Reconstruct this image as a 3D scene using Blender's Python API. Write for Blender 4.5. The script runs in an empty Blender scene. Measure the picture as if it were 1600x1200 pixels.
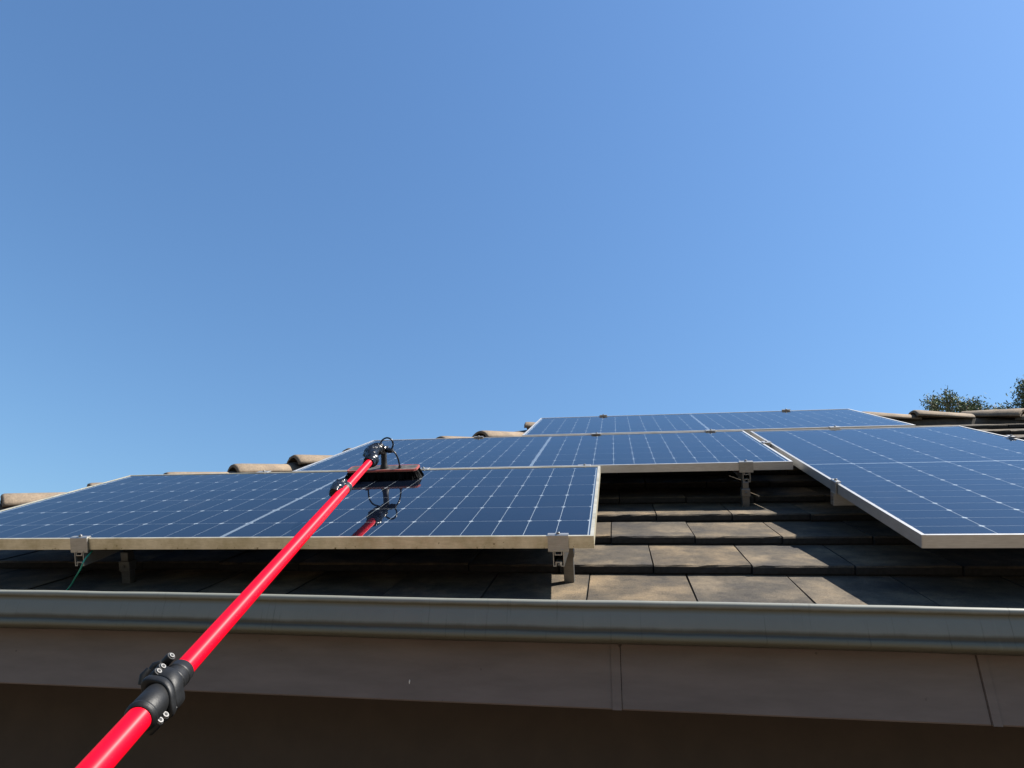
import bpy, bmesh, math, random
from mathutils import Vector, Matrix, noise

random.seed(7)
SC = bpy.context.scene
COL = SC.collection
R = math.radians
Z0 = 2.45                       # height of the panels' lower edge above the ground
PITCH = R(28.0)
CP, SP = math.cos(PITCH), math.sin(PITCH)

# ------------------------------------------------------------------ camera
cam_data = bpy.data.cameras.new('camera')
cam_data.sensor_fit = 'HORIZONTAL'
cam_data.sensor_width = 36.0
cam_data.lens = 1084.32 / 1600.0 * 36.0
cam_data.clip_start = 0.02
cam_data.clip_end = 2000.0
cam = bpy.data.objects.new('camera', cam_data)
COL.objects.link(cam)
cx = Vector((0.98887209, 0.14611718, 0.02796013))
cy = Vector((0.03681148, -0.42242745, 0.90564892))
cz = Vector((0.14414199, -0.89454168, -0.42310551))
cam.matrix_world = Matrix(((cx.x, cy.x, cz.x, 0.06905), (cx.y, cy.y, cz.y, -1.94245),
                           (cx.z, cy.z, cz.z, -0.44191 + Z0), (0, 0, 0, 1)))
SC.camera = cam

# ------------------------------------------------------------------ sky and sun
SUN = Vector((0.90, 0.10, 1.185)).normalized()
SUN_EL = math.asin(SUN.z)
SUN_AZ = math.atan2(SUN.x, SUN.y)
world = bpy.data.worlds.new('World')
SC.world = world
world.use_nodes = True
wn = world.node_tree.nodes
wl = world.node_tree.links
wn.clear()
sky = wn.new('ShaderNodeTexSky')
sky.sky_type = 'NISHITA'
sky.sun_disc = False
sky.sun_elevation = SUN_EL
sky.sun_rotation = SUN_AZ
sky.altitude = 2600.0
sky.air_density = 2.5
sky.dust_density = 5.0
sky.ozone_density = 10.0
bg = wn.new('ShaderNodeBackground')
bg.inputs['Strength'].default_value = 0.05
wo = wn.new('ShaderNodeOutputWorld')
tint = wn.new('ShaderNodeMix')              # one even white-balance tint for the whole sky
tint.data_type = 'RGBA'
tint.blend_type = 'MULTIPLY'
tint.inputs[0].default_value = 1.0
tint.inputs[7].default_value = (0.94, 1.02, 1.09, 1)
wl.new(sky.outputs['Color'], tint.inputs[6])
wl.new(tint.outputs[2], bg.inputs['Color'])
wl.new(bg.outputs['Background'], wo.inputs['Surface'])

sun_data = bpy.data.lights.new('sun', 'SUN')
sun_data.energy = 5.0
sun_data.angle = R(0.5)
sun_data.color = (1.0, 0.95, 0.87)
sun = bpy.data.objects.new('sun', sun_data)
COL.objects.link(sun)
sun.rotation_euler = SUN.to_track_quat('Z', 'Y').to_euler()
sun.location = (8, 2, 12)

SC.view_settings.view_transform = 'Standard'
SC.view_settings.look = 'None'
SC.view_settings.exposure = 1.5
SC.view_settings.gamma = 1.0
SC.view_settings.use_curve_mapping = False
SC.cycles.max_bounces = 10
SC.cycles.transparent_max_bounces = 12


# ------------------------------------------------------------------ helpers
def PW(u, v, n):
    """point of the roof plane frame (along the eave, up the slope, out of it) in the world"""
    return Vector((u, v * CP - n * SP, v * SP + n * CP + Z0))


class MB:
    def __init__(s):
        s.v, s.f, s.sm = [], [], []

    def add(s, vs, fs, smooth=False, M=None):
        o = len(s.v)
        s.v += [tuple(M @ Vector(p)) if M else tuple(p) for p in vs]
        s.f += [tuple(i + o for i in f) for f in fs]
        s.sm += [smooth] * len(fs)

    def box(s, x0, x1, y0, y1, z0, z1, M=None, bev=0.0):
        if bev <= 0:
            vs = [(x, y, z) for z in (z0, z1) for y in (y0, y1) for x in (x0, x1)]
            s.add(vs, [(0, 2, 3, 1), (4, 5, 7, 6), (0, 1, 5, 4), (2, 6, 7, 3), (0, 4, 6, 2), (1, 3, 7, 5)], False, M)
            return
        b = bmesh.new()
        bmesh.ops.create_cube(b, size=1.0)
        for q in b.verts:
            q.co = Vector(((x0 + x1) / 2 + q.co.x * (x1 - x0), (y0 + y1) / 2 + q.co.y * (y1 - y0), (z0 + z1) / 2 + q.co.z * (z1 - z0)))
        bmesh.ops.bevel(b, geom=b.edges[:], offset=bev, segments=1, affect='EDGES', profile=0.5)
        b.verts.index_update()
        s.add([q.co.copy() for q in b.verts], [tuple(q.index for q in f.verts) for f in b.faces], False, M)
        b.free()

    def extrude(s, prof, a, b, axis='x', closed=True, smooth=False, M=None, shift=None):
        """profile points (p,q) swept from a to b along an axis; shift(t) moves a station"""
        st = [a, b] if not isinstance(a, (list, tuple)) else a
        vs = []
        for t in st:
            for p, q in prof:
                d = shift(t) if shift else (0, 0)
                p2, q2 = p + d[0], q + d[1]
                vs.append((t, p2, q2) if axis == 'x' else (p2, t, q2))
        n = len(prof)
        fs = []
        for k in range(len(st) - 1):
            for i in range(n if closed else n - 1):
                j = (i + 1) % n
                fs.append((k * n + i, k * n + j, (k + 1) * n + j, (k + 1) * n + i))
        if closed:
            fs.append(tuple(range(n))[::-1])
            fs.append(tuple((len(st) - 1) * n + i for i in range(n)))
        s.add(vs, fs, smooth, M)

    def tube(s, pts, rad, seg=12, cap=True, M=None, smooth=True, jitter=0.0):
        pts = [Vector(p) for p in pts]
        if not isinstance(rad, (list, tuple)):
            rad = [rad] * len(pts)
        t0 = (pts[1] - pts[0]).normalized()
        up = Vector((0, 0, 1)) if abs(t0.z) < 0.9 else Vector((1, 0, 0))
        nrm = t0.cross(up).normalized()
        vs = []
        for i, p in enumerate(pts):
            t = (pts[min(i + 1, len(pts) - 1)] - pts[max(i - 1, 0)]).normalized()
            nrm = (nrm - t * nrm.dot(t)).normalized()
            bn = t.cross(nrm)
            for k in range(seg):
                a = 2 * math.pi * k / seg
                r = rad[i] * (1 + (random.uniform(-jitter, jitter) if jitter else 0))
                vs.append(p + (nrm * math.cos(a) + bn * math.sin(a)) * r)
        fs = []
        for i in range(len(pts) - 1):
            for k in range(seg):
                j = (k + 1) % seg
                fs.append((i * seg + k, i * seg + j, (i + 1) * seg + j, (i + 1) * seg + k))
        s.add(vs, fs, smooth, M)
        if cap:
            o = len(pts) - 1
            s.add(vs[:seg], [tuple(range(seg))[::-1]], False, M)
            s.add(vs[o * seg:], [tuple(range(seg))], False, M)

    def mesh(s, name, mat=None):
        me = bpy.data.meshes.new(name)
        me.from_pydata(s.v, [], s.f)
        me.polygons.foreach_set('use_smooth', s.sm)
        if mat:
            me.materials.append(mat)
        b = bmesh.new()
        b.from_mesh(me)
        bmesh.ops.recalc_face_normals(b, faces=b.faces)
        b.to_mesh(me)
        b.free()
        return me


def obj(name, me, parent=None, loc=(0, 0, 0), rot=(0, 0, 0)):
    o = bpy.data.objects.new(name, me)
    COL.objects.link(o)
    o.parent = parent
    o.location = loc
    o.rotation_euler = rot
    return o


def tag(o, label=None, cat=None, group=None, kind=None):
    for k, x in (('label', label), ('category', cat), ('group', group), ('kind', kind)):
        if x:
            o[k] = x
    return o


def thing(name, label, cat, loc=(0, 0, 0), rot=(0, 0, 0), group=None):
    return tag(obj(name, None, None, loc, rot), label, cat, group)


# ------------------------------------------------------------------ materials
def mat(name):
    m = bpy.data.materials.new(name)
    m.use_nodes = True
    nt = m.node_tree
    return m, nt, nt.nodes['Principled BSDF']


def nd(nt, t, **kw):
    n = nt.nodes.new(t)
    for k, x in kw.items():
        if k in n.inputs:
            n.inputs[k].default_value = x
        else:
            setattr(n, k, x)
    return n


def coords(nt, scale=(1, 1, 1), kind='Object'):
    tc = nd(nt, 'ShaderNodeTexCoord')
    mp = nd(nt, 'ShaderNodeMapping')
    mp.inputs['Scale'].default_value = scale
    nt.links.new(tc.outputs[kind], mp.inputs['Vector'])
    return mp.outputs['Vector']


def noise_tex(nt, vec, scale, detail=5, rough=0.6):
    n = nd(nt, 'ShaderNodeTexNoise', Scale=scale, Detail=detail, Roughness=rough)
    if vec is not None:
        nt.links.new(vec, n.inputs['Vector'])
    return n.outputs['Fac']


def ramp(nt, fac, stops):
    r = nd(nt, 'ShaderNodeValToRGB')
    e = r.color_ramp.elements
    while len(e) < len(stops):
        e.new(0.5)
    for q, (p, c) in zip(e, stops):
        q.position = p
        q.color = (*c, 1) if len(c) == 3 else c
    nt.links.new(fac, r.inputs['Fac'])
    return r.outputs['Color']


def mix(nt, fac, a, b, mode='MIX'):
    m = nd(nt, 'ShaderNodeMix', data_type='RGBA', blend_type=mode)
    if isinstance(fac, (int, float)):
        m.inputs[0].default_value = fac
    else:
        nt.links.new(fac, m.inputs[0])
    for i, x in ((6, a), (7, b)):
        if isinstance(x, tuple):
            m.inputs[i].default_value = (*x, 1) if len(x) == 3 else x
        else:
            nt.links.new(x, m.inputs[i])
    return m.outputs[2]


def bump(nt, bs, h, strength=0.3, dist=0.002):
    b = nd(nt, 'ShaderNodeBump', Strength=strength, Distance=dist)
    nt.links.new(h, b.inputs['Height'])
    nt.links.new(b.outputs['Normal'], bs.inputs['Normal'])


def simple(name, col, rough=0.5, metal=0.0, var=0.12, scale=30.0, bmp=0.0, spec=None):
    m, nt, b = mat(name)
    v = coords(nt)
    f = noise_tex(nt, v, scale)
    lo = tuple(c * (1 - var) for c in col)
    hi = tuple(min(1, c * (1 + var)) for c in col)
    nt.links.new(ramp(nt, f, [(0.3, lo), (0.7, hi)]), b.inputs['Base Color'])
    b.inputs['Roughness'].default_value = rough
    b.inputs['Metallic'].default_value = metal
    if spec is not None:
        b.inputs['Specular IOR Level'].default_value = spec
    if bmp:
        bump(nt, b, noise_tex(nt, v, scale * 4), bmp)
    return m


def tile_material():
    m, nt, b = mat('weathered_concrete_tile')
    oi = nd(nt, 'ShaderNodeObjectInfo')
    tc = nd(nt, 'ShaderNodeTexCoord')
    off = nd(nt, 'ShaderNodeVectorMath', operation='MULTIPLY_ADD')
    comb = nd(nt, 'ShaderNodeCombineXYZ')
    for k in range(3):
        nt.links.new(oi.outputs['Random'], comb.inputs[k])
    nt.links.new(comb.outputs[0], off.inputs[0])
    off.inputs[1].default_value = (37, 53, 11)
    nt.links.new(tc.outputs['Object'], off.inputs[2])
    v = off.outputs[0]
    f1 = noise_tex(nt, v, 5.5, 4, 0.6)
    f2 = noise_tex(nt, v, 260.0, 3, 0.75)
    f3 = noise_tex(nt, v, 23.0, 5, 0.7)
    f4 = noise_tex(nt, v, 700.0, 2, 0.6)
    base = ramp(nt, f1, [(0.27, (0.027, 0.027, 0.029)), (0.50, (0.068, 0.058, 0.046)), (0.72, (0.150, 0.118, 0.081))])
    c = mix(nt, 0.75, base, ramp(nt, f3, [(0.28, (0.55, 0.56, 0.58)), (0.5, (1, 1, 1)), (0.75, (1.2, 1.15, 1.05))]), 'MULTIPLY')
    c = mix(nt, 0.8, c, ramp(nt, f2, [(0.30, (0.45, 0.45, 0.45)), (0.5, (1, 1, 1)), (0.72, (1.5, 1.45, 1.35))]), 'MULTIPLY')
    tone = ramp(nt, oi.outputs['Random'], [(0.0, (0.8, 0.82, 0.86)), (0.5, (1, 1, 1)), (1.0, (1.15, 1.08, 0.98))])
    c = mix(nt, 1.0, c, tone, 'MULTIPLY')
    nt.links.new(c, b.inputs['Base Color'])
    b.inputs['Roughness'].default_value = 0.85
    b.inputs['Specular IOR Level'].default_value = 0.12
    a = nd(nt, 'ShaderNodeMath', operation='ADD')
    nt.links.new(f2, a.inputs[0])
    nt.links.new(f4, a.inputs[1])
    bump(nt, b, a.outputs[0], 0.5, 0.0025)
    return m


def cap_material():
    m, nt, b = mat('weathered_ridge_cap')
    oi = nd(nt, 'ShaderNodeObjectInfo')
    v = coords(nt)
    f1 = noise_tex(nt, v, 9.0, 5, 0.65)
    f2 = noise_tex(nt, v, 140.0, 3, 0.7)
    c = ramp(nt, f1, [(0.30, (0.055, 0.047, 0.039)), (0.45, (0.135, 0.105, 0.077)), (0.7, (0.195, 0.148, 0.103))])
    c = mix(nt, 0.8, c, ramp(nt, f2, [(0.3, (0.55, 0.55, 0.55)), (0.5, (1, 1, 1)), (0.75, (1.35, 1.3, 1.2))]), 'MULTIPLY')
    nt.links.new(c, b.inputs['Base Color'])
    b.inputs['Roughness'].default_value = 0.9
    b.inputs['Specular IOR Level'].default_value = 0.25
    bump(nt, b, f2, 0.5, 0.003)
    return m


def aluminium(name, grime, k=1.0, metal=0.75, cast=(1, 1, 1)):
    m, nt, b = mat(name)
    v = coords(nt)
    vs = coords(nt, (6.0, 6.0, 60.0))
    f1 = noise_tex(nt, v, 7.0, 6, 0.7)
    f2 = noise_tex(nt, vs, 5.0, 4, 0.6)
    c = ramp(nt, f2, [(0.3, (0.60 * k, 0.585 * k, 0.56 * k)), (0.7, (0.74 * k, 0.725 * k, 0.70 * k))])
    d = ramp(nt, f1, [(0.42, (1, 1, 1)), (0.75, (1 - grime, 1 - grime * 1.05, 1 - grime * 1.3))])
    c = mix(nt, 1.0, mix(nt, 1.0, c, d, 'MULTIPLY'), cast, 'MULTIPLY')
    if grime > 0.4:
        fs = noise_tex(nt, v, 75.0, 3, 0.55)
        sx = nd(nt, 'ShaderNodeSeparateXYZ')
        tc = nd(nt, 'ShaderNodeTexCoord')
        nt.links.new(tc.outputs['Object'], sx.inputs[0])
        ma = nd(nt, 'ShaderNodeMath', operation='MULTIPLY_ADD')     # lichen specks, thicker towards the lower lip
        nt.links.new(sx.outputs['Z'], ma.inputs[0])
        ma.inputs[1].default_value = -4.0
        nt.links.new(fs, ma.inputs[2])
        c = mix(nt, 1.0, c, ramp(nt, ma.outputs[0], [(0.755, (1, 1, 1)), (0.80, (0.28, 0.25, 0.19))]), 'MULTIPLY')
    nt.links.new(c, b.inputs['Base Color'])
    b.inputs['Metallic'].default_value = metal
    b.inputs['Roughness'].default_value = 0.42
    return m


def cell_material():
    m, nt, b = mat('silicon_cell')
    oi = nd(nt, 'ShaderNodeObjectInfo')
    tc = nd(nt, 'ShaderNodeTexCoord')
    sx = nd(nt, 'ShaderNodeSeparateXYZ')
    nt.links.new(tc.outputs['Object'], sx.inputs[0])
    # fine collector wires across the short side, a faint silver print
    mo = nd(nt, 'ShaderNodeMath', operation='PINGPONG')
    mo.inputs[1].default_value = 0.0101
    nt.links.new(sx.outputs['Y'], mo.inputs[0])
    lt = nd(nt, 'ShaderNodeMath', operation='LESS_THAN')
    lt.inputs[1].default_value = 0.00035
    nt.links.new(mo.outputs[0], lt.inputs[0])
    base = ramp(nt, oi.outputs['Random'], [(0.0, (0.0014, 0.0030, 0.008)), (1.0, (0.0024, 0.0046, 0.012))])
    nt.links.new(mix(nt, lt.outputs[0], base, (0.014, 0.017, 0.022)), b.inputs['Base Color'])
    b.inputs['Roughness'].default_value = 0.6
    b.inputs['Specular IOR Level'].default_value = 0.0
    return m


def glass_material():
    m = bpy.data.materials.new('panel_glass')
    m.use_nodes = True
    nt = m.node_tree
    nt.nodes.clear()
    out = nd(nt, 'ShaderNodeOutputMaterial')
    tr = nd(nt, 'ShaderNodeBsdfTransparent')
    tr.inputs['Color'].default_value = (0.93, 0.96, 0.95, 1)
    gl = nd(nt, 'ShaderNodeBsdfGlossy', Roughness=0.02)
    # Schlick's law on the absolute angle: a thin pane reflects alike from both sides
    ge = nd(nt, 'ShaderNodeNewGeometry')
    dp = nd(nt, 'ShaderNodeVectorMath', operation='DOT_PRODUCT')
    nt.links.new(ge.outputs['Normal'], dp.inputs[0])
    nt.links.new(ge.outputs['Incoming'], dp.inputs[1])
    ab = nd(nt, 'ShaderNodeMath', operation='ABSOLUTE')
    nt.links.new(dp.outputs['Value'], ab.inputs[0])
    om = nd(nt, 'ShaderNodeMath', operation='SUBTRACT')
    om.inputs[0].default_value = 1.0
    nt.links.new(ab.outputs[0], om.inputs[1])
    pw = nd(nt, 'ShaderNodeMath', operation='POWER')
    pw.inputs[1].default_value = 4.4
    nt.links.new(om.outputs[0], pw.inputs[0])
    fr = nd(nt, 'ShaderNodeMath', operation='MULTIPLY_ADD')
    fr.inputs[1].default_value = 0.96
    fr.inputs[2].default_value = 0.04
    nt.links.new(pw.outputs[0], fr.inputs[0])
    mx = nd(nt, 'ShaderNodeMixShader')
    nt.links.new(fr.outputs[0], mx.inputs[0])
    nt.links.new(tr.outputs[0], mx.inputs[1])
    nt.links.new(gl.outputs[0], mx.inputs[2])
    # a very thin film of dust, thicker in patches
    df = nd(nt, 'ShaderNodeBsdfDiffuse')
    df.inputs['Color'].default_value = (0.42, 0.38, 0.32, 1)
    v = coords(nt)
    f = noise_tex(nt, v, 3.0, 6, 0.65)
    d = ramp(nt, f, [(0.50, (0.0008, 0.0008, 0.0008)), (0.62, (0.004, 0.004, 0.004)), (0.80, (0.028, 0.028, 0.028))])
    mx2 = nd(nt, 'ShaderNodeMixShader')
    nt.links.new(d, mx2.inputs[0])
    nt.links.new(mx.outputs[0], mx2.inputs[1])
    nt.links.new(df.outputs[0], mx2.inputs[2])
    nt.links.new(mx2.outputs[0], out.inputs['Surface'])
    return m


def gutter_material():
    m, nt, b = mat('grey_painted_gutter_steel')
    v = coords(nt)
    vs = coords(nt, (55.0, 1.0, 1.6))
    f1 = noise_tex(nt, vs, 1.0, 5, 0.7)
    f2 = noise_tex(nt, v, 9.0, 6, 0.7)
    c = mix(nt, f2, (0.124, 0.127, 0.110), (0.160, 0.161, 0.138))
    c = mix(nt, 0.9, c, ramp(nt, f1, [(0.32, (0.40, 0.39, 0.36)), (0.42, (1, 1, 1)), (0.62, (1, 1, 1)), (0.74, (1.5, 1.5, 1.45))]), 'MULTIPLY')
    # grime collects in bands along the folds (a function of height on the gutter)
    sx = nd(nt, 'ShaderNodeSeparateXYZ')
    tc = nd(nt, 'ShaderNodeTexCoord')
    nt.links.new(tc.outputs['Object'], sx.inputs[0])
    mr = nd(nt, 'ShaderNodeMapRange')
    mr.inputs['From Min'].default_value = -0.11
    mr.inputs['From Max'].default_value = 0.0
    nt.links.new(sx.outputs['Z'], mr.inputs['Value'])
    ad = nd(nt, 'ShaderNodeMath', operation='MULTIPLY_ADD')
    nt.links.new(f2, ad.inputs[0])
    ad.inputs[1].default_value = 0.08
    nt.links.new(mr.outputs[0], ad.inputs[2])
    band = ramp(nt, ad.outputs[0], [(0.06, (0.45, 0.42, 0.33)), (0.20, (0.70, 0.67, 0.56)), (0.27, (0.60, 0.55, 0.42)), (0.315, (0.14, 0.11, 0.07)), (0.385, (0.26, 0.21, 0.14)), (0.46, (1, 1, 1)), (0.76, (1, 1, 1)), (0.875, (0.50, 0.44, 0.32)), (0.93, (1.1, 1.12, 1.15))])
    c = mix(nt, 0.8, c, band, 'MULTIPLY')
    nt.links.new(c, b.inputs['Base Color'])
    b.inputs['Roughness'].default_value = 0.5
    b.inputs['Specular IOR Level'].default_value = 0.25
    return m


def bark_material():
    m, nt, b = mat('pale_gum_bark')
    v = coords(nt, (4, 4, 1))
    nt.links.new(ramp(nt, noise_tex(nt, v, 3.0), [(0.3, (0.10, 0.08, 0.06)), (0.7, (0.26, 0.21, 0.16))]), b.inputs['Base Color'])
    b.inputs['Roughness'].default_value = 0.9
    return m


def leaf_material():
    m, nt, b = mat('gum_leaf')
    v = coords(nt)
    f = noise_tex(nt, v, 1.1, 3)
    f2 = noise_tex(nt, v, 13.0, 2)
    c = ramp(nt, f, [(0.3, (0.078, 0.108, 0.058)), (0.55, (0.115, 0.150, 0.085)), (0.75, (0.17, 0.17, 0.095))])
    c = mix(nt, 0.7, c, ramp(nt, f2, [(0.3, (0.5, 0.5, 0.5)), (0.7, (1.5, 1.4, 1.2))]), 'MULTIPLY')
    nt.links.new(c, b.inputs['Base Color'])
    b.inputs['Roughness'].default_value = 0.75
    b.inputs['Specular IOR Level'].default_value = 0.15
    b.inputs['Transmission Weight'].default_value = 0.0
    return m


def red_material():
    m, nt, b = mat('red_pole_tube')
    v = coords(nt, (1, 1, 1))
    f = noise_tex(nt, v, 14.0, 5, 0.6)
    nt.links.new(ramp(nt, f, [(0.3, (0.54, 0.0006, 0.0110)), (0.7, (0.62, 0.0008, 0.0135))]), b.inputs['Base Color'])
    b.inputs['Specular IOR Level'].default_value = 0.32
    b.inputs['Anisotropic'].default_value = 0.82
    b.inputs['Anisotropic Rotation'].default_value = 0.25
    tg = nd(nt, 'ShaderNodeTangent', direction_type='RADIAL', axis='Z')
    nt.links.new(tg.outputs[0], b.inputs['Tangent'])
    fr = noise_tex(nt, coords(nt, (1, 1, 0.35)), 30.0, 6, 0.7)
    rr = nd(nt, 'ShaderNodeMapRange')
    rr.inputs['To Min'].default_value = 0.42
    rr.inputs['To Max'].default_value = 0.62
    nt.links.new(fr, rr.inputs['Value'])
    nt.links.new(rr.outputs[0], b.inputs['Roughness'])
    f2 = noise_tex(nt, v, 260.0, 3, 0.6)
    bump(nt, b, f2, 0.04, 0.0004)
    return m


def plate_material():
    m, nt, b = mat('stained_brush_plate')
    v = coords(nt)
    f = noise_tex(nt, v, 34.0, 6, 0.7)
    nt.links.new(ramp(nt, f, [(0.34, (0.016, 0.015, 0.013)), (0.5, (0.045, 0.041, 0.033)), (0.72, (0.11, 0.098, 0.075))]), b.inputs['Base Color'])
    b.inputs['Roughness'].default_value = 0.55
    return m


def ground_material():
    m, nt, b = mat('dry_ground')
    v = coords(nt)
    f = noise_tex(nt, v, 0.6, 8, 0.65)
    f2 = noise_tex(nt, v, 40.0, 4)
    c = ramp(nt, f, [(0.35, (0.085, 0.064, 0.043)), (0.65, (0.14, 0.106, 0.070))])
    c = mix(nt, 0.6, c, ramp(nt, f2, [(0.3, (0.7, 0.7, 0.7)), (0.7, (1.2, 1.2, 1.2))]), 'MULTIPLY')
    nt.links.new(c, b.inputs['Base Color'])
    b.inputs['Roughness'].default_value = 0.95
    return m


def board_material():
    m, nt, b = mat('brown_painted_board')
    v = coords(nt, (1.2, 1, 6))
    f = noise_tex(nt, v, 4.0, 6, 0.6)
    f2 = noise_tex(nt, coords(nt), 160.0, 3)
    f3 = noise_tex(nt, coords(nt), 27.0, 2, 0.5)
    c = ramp(nt, f, [(0.3, (0.098, 0.075, 0.065)), (0.7, (0.132, 0.102, 0.089))])
    c = mix(nt, 0.8, c, ramp(nt, f3, [(0.235, (0.45, 0.42, 0.4)), (0.27, (1, 1, 1))]), 'MULTIPLY')
    nt.links.new(c, b.inputs['Base Color'])
    b.inputs['Roughness'].default_value = 0.5
    b.inputs['Specular IOR Level'].default_value = 0.35
    bump(nt, b, f2, 0.08, 0.001)
    return m


M_TILE = tile_material()
M_NOSE = simple('shade_black_tile_edge', (0.013, 0.012, 0.011), 0.9, 0, 0.5, 60, 0.4)  # shade on the tile noses and edges put into the colour
M_CAP = cap_material()
M_MORTAR = simple('bedding_mortar', (0.05, 0.042, 0.034), 0.95, 0, 0.35, 25, 0.4)
M_ALU = aluminium('anodised_frame', 0.15, 0.80)
M_ALU_DULL = aluminium('dull_anodised_frame', 0.15, 0.62)
M_ALU_OLD = aluminium('grimy_anodised_frame', 0.5, 0.92, 0.75, (1.0, 0.93, 0.74))
M_RAIL = aluminium('mill_rail', 0.2, 0.62, 0.85)
M_HOOK = aluminium('dull_galvanised_hook', 0.3, 0.24, 0.8)
M_CLAMP = aluminium('clamp_alloy', 0.25, 0.56, 0.8)
M_STEEL = simple('stainless_bolt', (0.15, 0.147, 0.143), 0.42, 0.95, 0.1, 200)
M_CELL = cell_material()
M_GLASS = glass_material()
M_SHEET = simple('white_backsheet', (0.27, 0.285, 0.31), 0.6, 0, 0.03, 20)
M_BACK = simple('bounce_cut_underside', (0.03, 0.03, 0.032), 0.6)  # unseen panel underside, made dark so less light bounces onto the tiles
M_RIBBON = simple('tinned_ribbon', (0.13, 0.15, 0.18), 0.5, 0.2, 0.1, 60)
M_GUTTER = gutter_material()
M_BOARD = board_material()
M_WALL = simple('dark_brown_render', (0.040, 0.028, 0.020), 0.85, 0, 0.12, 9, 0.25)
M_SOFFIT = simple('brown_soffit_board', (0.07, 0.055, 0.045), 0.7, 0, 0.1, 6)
M_BARK = bark_material()
M_LEAF = leaf_material()
M_RED = red_material()
M_BLACK = simple('black_clamp_plastic', (0.0050, 0.0052, 0.0055), 0.52, 0, 0.25, 60, 0.2, 0.3)
M_TAPE = simple('shiny_black_tape', (0.004, 0.004, 0.0045), 0.24, 0, 0.3, 60, 0.35, 0.4)
M_RUBBER = simple('black_hose', (0.005, 0.005, 0.0055), 0.3, 0, 0.2, 60, 0, 0.4)
M_BRISTLE = simple('black_bristle', (0.0018, 0.0018, 0.0022), 0.8, 0, 0.3, 90, 0, 0.1)
M_PLATE = plate_material()
M_BUMPER = simple('faded_red_bumper', (0.24, 0.045, 0.032), 0.5, 0, 0.3, 40)
M_GREEN = simple('green_wire_sleeve', (0.015, 0.20, 0.12), 0.4, 0, 0.15, 60)
M_GROUND = ground_material()
M_CHIP = simple('bare_primer', (0.55, 0.5, 0.45), 0.7)

# ------------------------------------------------------------------ ground
g = MB()
g.add([(-900, -900, 0), (900, -900, 0), (900, 900, 0), (-900, 900, 0)], [(0, 1, 2, 3)])
tag(obj('ground', g.mesh('ground', M_GROUND)), 'dry sunlit ground around the house', None, None, 'structure')

# ------------------------------------------------------------------ house
H_N = -0.172           # tile nose height in the roof frame
G = 0.335              # course gauge
TW = 0.300             # tile cover width
V_EAVE = -0.056
# ridge line (plane frame) and hips
RV, RU0, RU1 = 4.02, -0.615, 2.98
ridge_tile = PW(0, RV, H_N - 0.01)
RY, RZ = ridge_tile.y, ridge_tile.z
EY = PW(0, V_EAVE, H_N).y
RUN = RY - EY
XL, XR = RU0 - RUN, RU1 + RUN
BY = RY + RUN
house = thing('house', 'single storey house with tiled hip roof, grey gutter and dark brown fascia', 'house', (0, 0, 0))

# roof deck under the tiles, one sheet per slope
roof = MB()
dz = -0.075
def rp(x, y, z):
    return (x, y, z + dz)
ez = PW(0, V_EAVE, H_N).z
c0, c1, c2, c3 = rp(XL, EY, ez), rp(XR, EY, ez), rp(XR, BY, ez), rp(XL, BY, ez)
r0, r1 = rp(RU0, RY, RZ), rp(RU1, RY, RZ)
roof.add([c0, c1, c2, c3, r0, r1], [(0, 1, 5, 4), (1, 2, 5), (2, 3, 4, 5), (3, 0, 4)])
roof_o = obj('roof', roof.mesh('roof', simple('dark_sarking', (0.03, 0.03, 0.03), 0.9)), house)

# the tiles of the slope that faces the camera
def tile_bm(w, seed):
    rnd = random.Random(seed)
    b = bmesh.new()
    nseg = 9
    L, TH, DROP = 0.405, 0.030, 0.0365
    xs = [w * i / nseg for i in range(nseg + 1)]
    rows = []
    prof = [(0.004, -TH), (0.0, -TH + 0.006), (0.0005, -0.0045), (0.005, 0.0), (0.12, -DROP * 0.12 / L), (L, -DROP), (L, -DROP - 0.02)]
    for i, x in enumerate(xs):
        col = []
        for k, (y, z) in enumerate(prof):
            jy = rnd.uniform(-0.0010, 0.0010) if k in (1, 2, 3) else 0
            jz = rnd.uniform(-0.0012, 0.0006) if k in (2, 3) else 0
            if k in (2, 3) and rnd.random() < 0.05:
                jz -= 0.003
                jy += 0.003
            col.append(b.verts.new((x + (0.0012 if i == 0 else -0.0012 if i == nseg else 0), y + jy, z + jz)))
        rows.append(col)
    n = len(prof)
    for i in range(nseg):
        for k in range(n):
            j = (k + 1) % n
            fc = b.faces.new((rows[i][k], rows[i + 1][k], rows[i + 1][j], rows[i][j]))
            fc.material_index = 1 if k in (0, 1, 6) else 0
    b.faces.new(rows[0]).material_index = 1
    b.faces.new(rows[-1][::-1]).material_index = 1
    bmesh.ops.recalc_face_normals(b, faces=b.faces)
    return b


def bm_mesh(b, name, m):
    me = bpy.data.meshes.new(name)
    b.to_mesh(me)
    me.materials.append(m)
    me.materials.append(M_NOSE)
    return me


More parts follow.
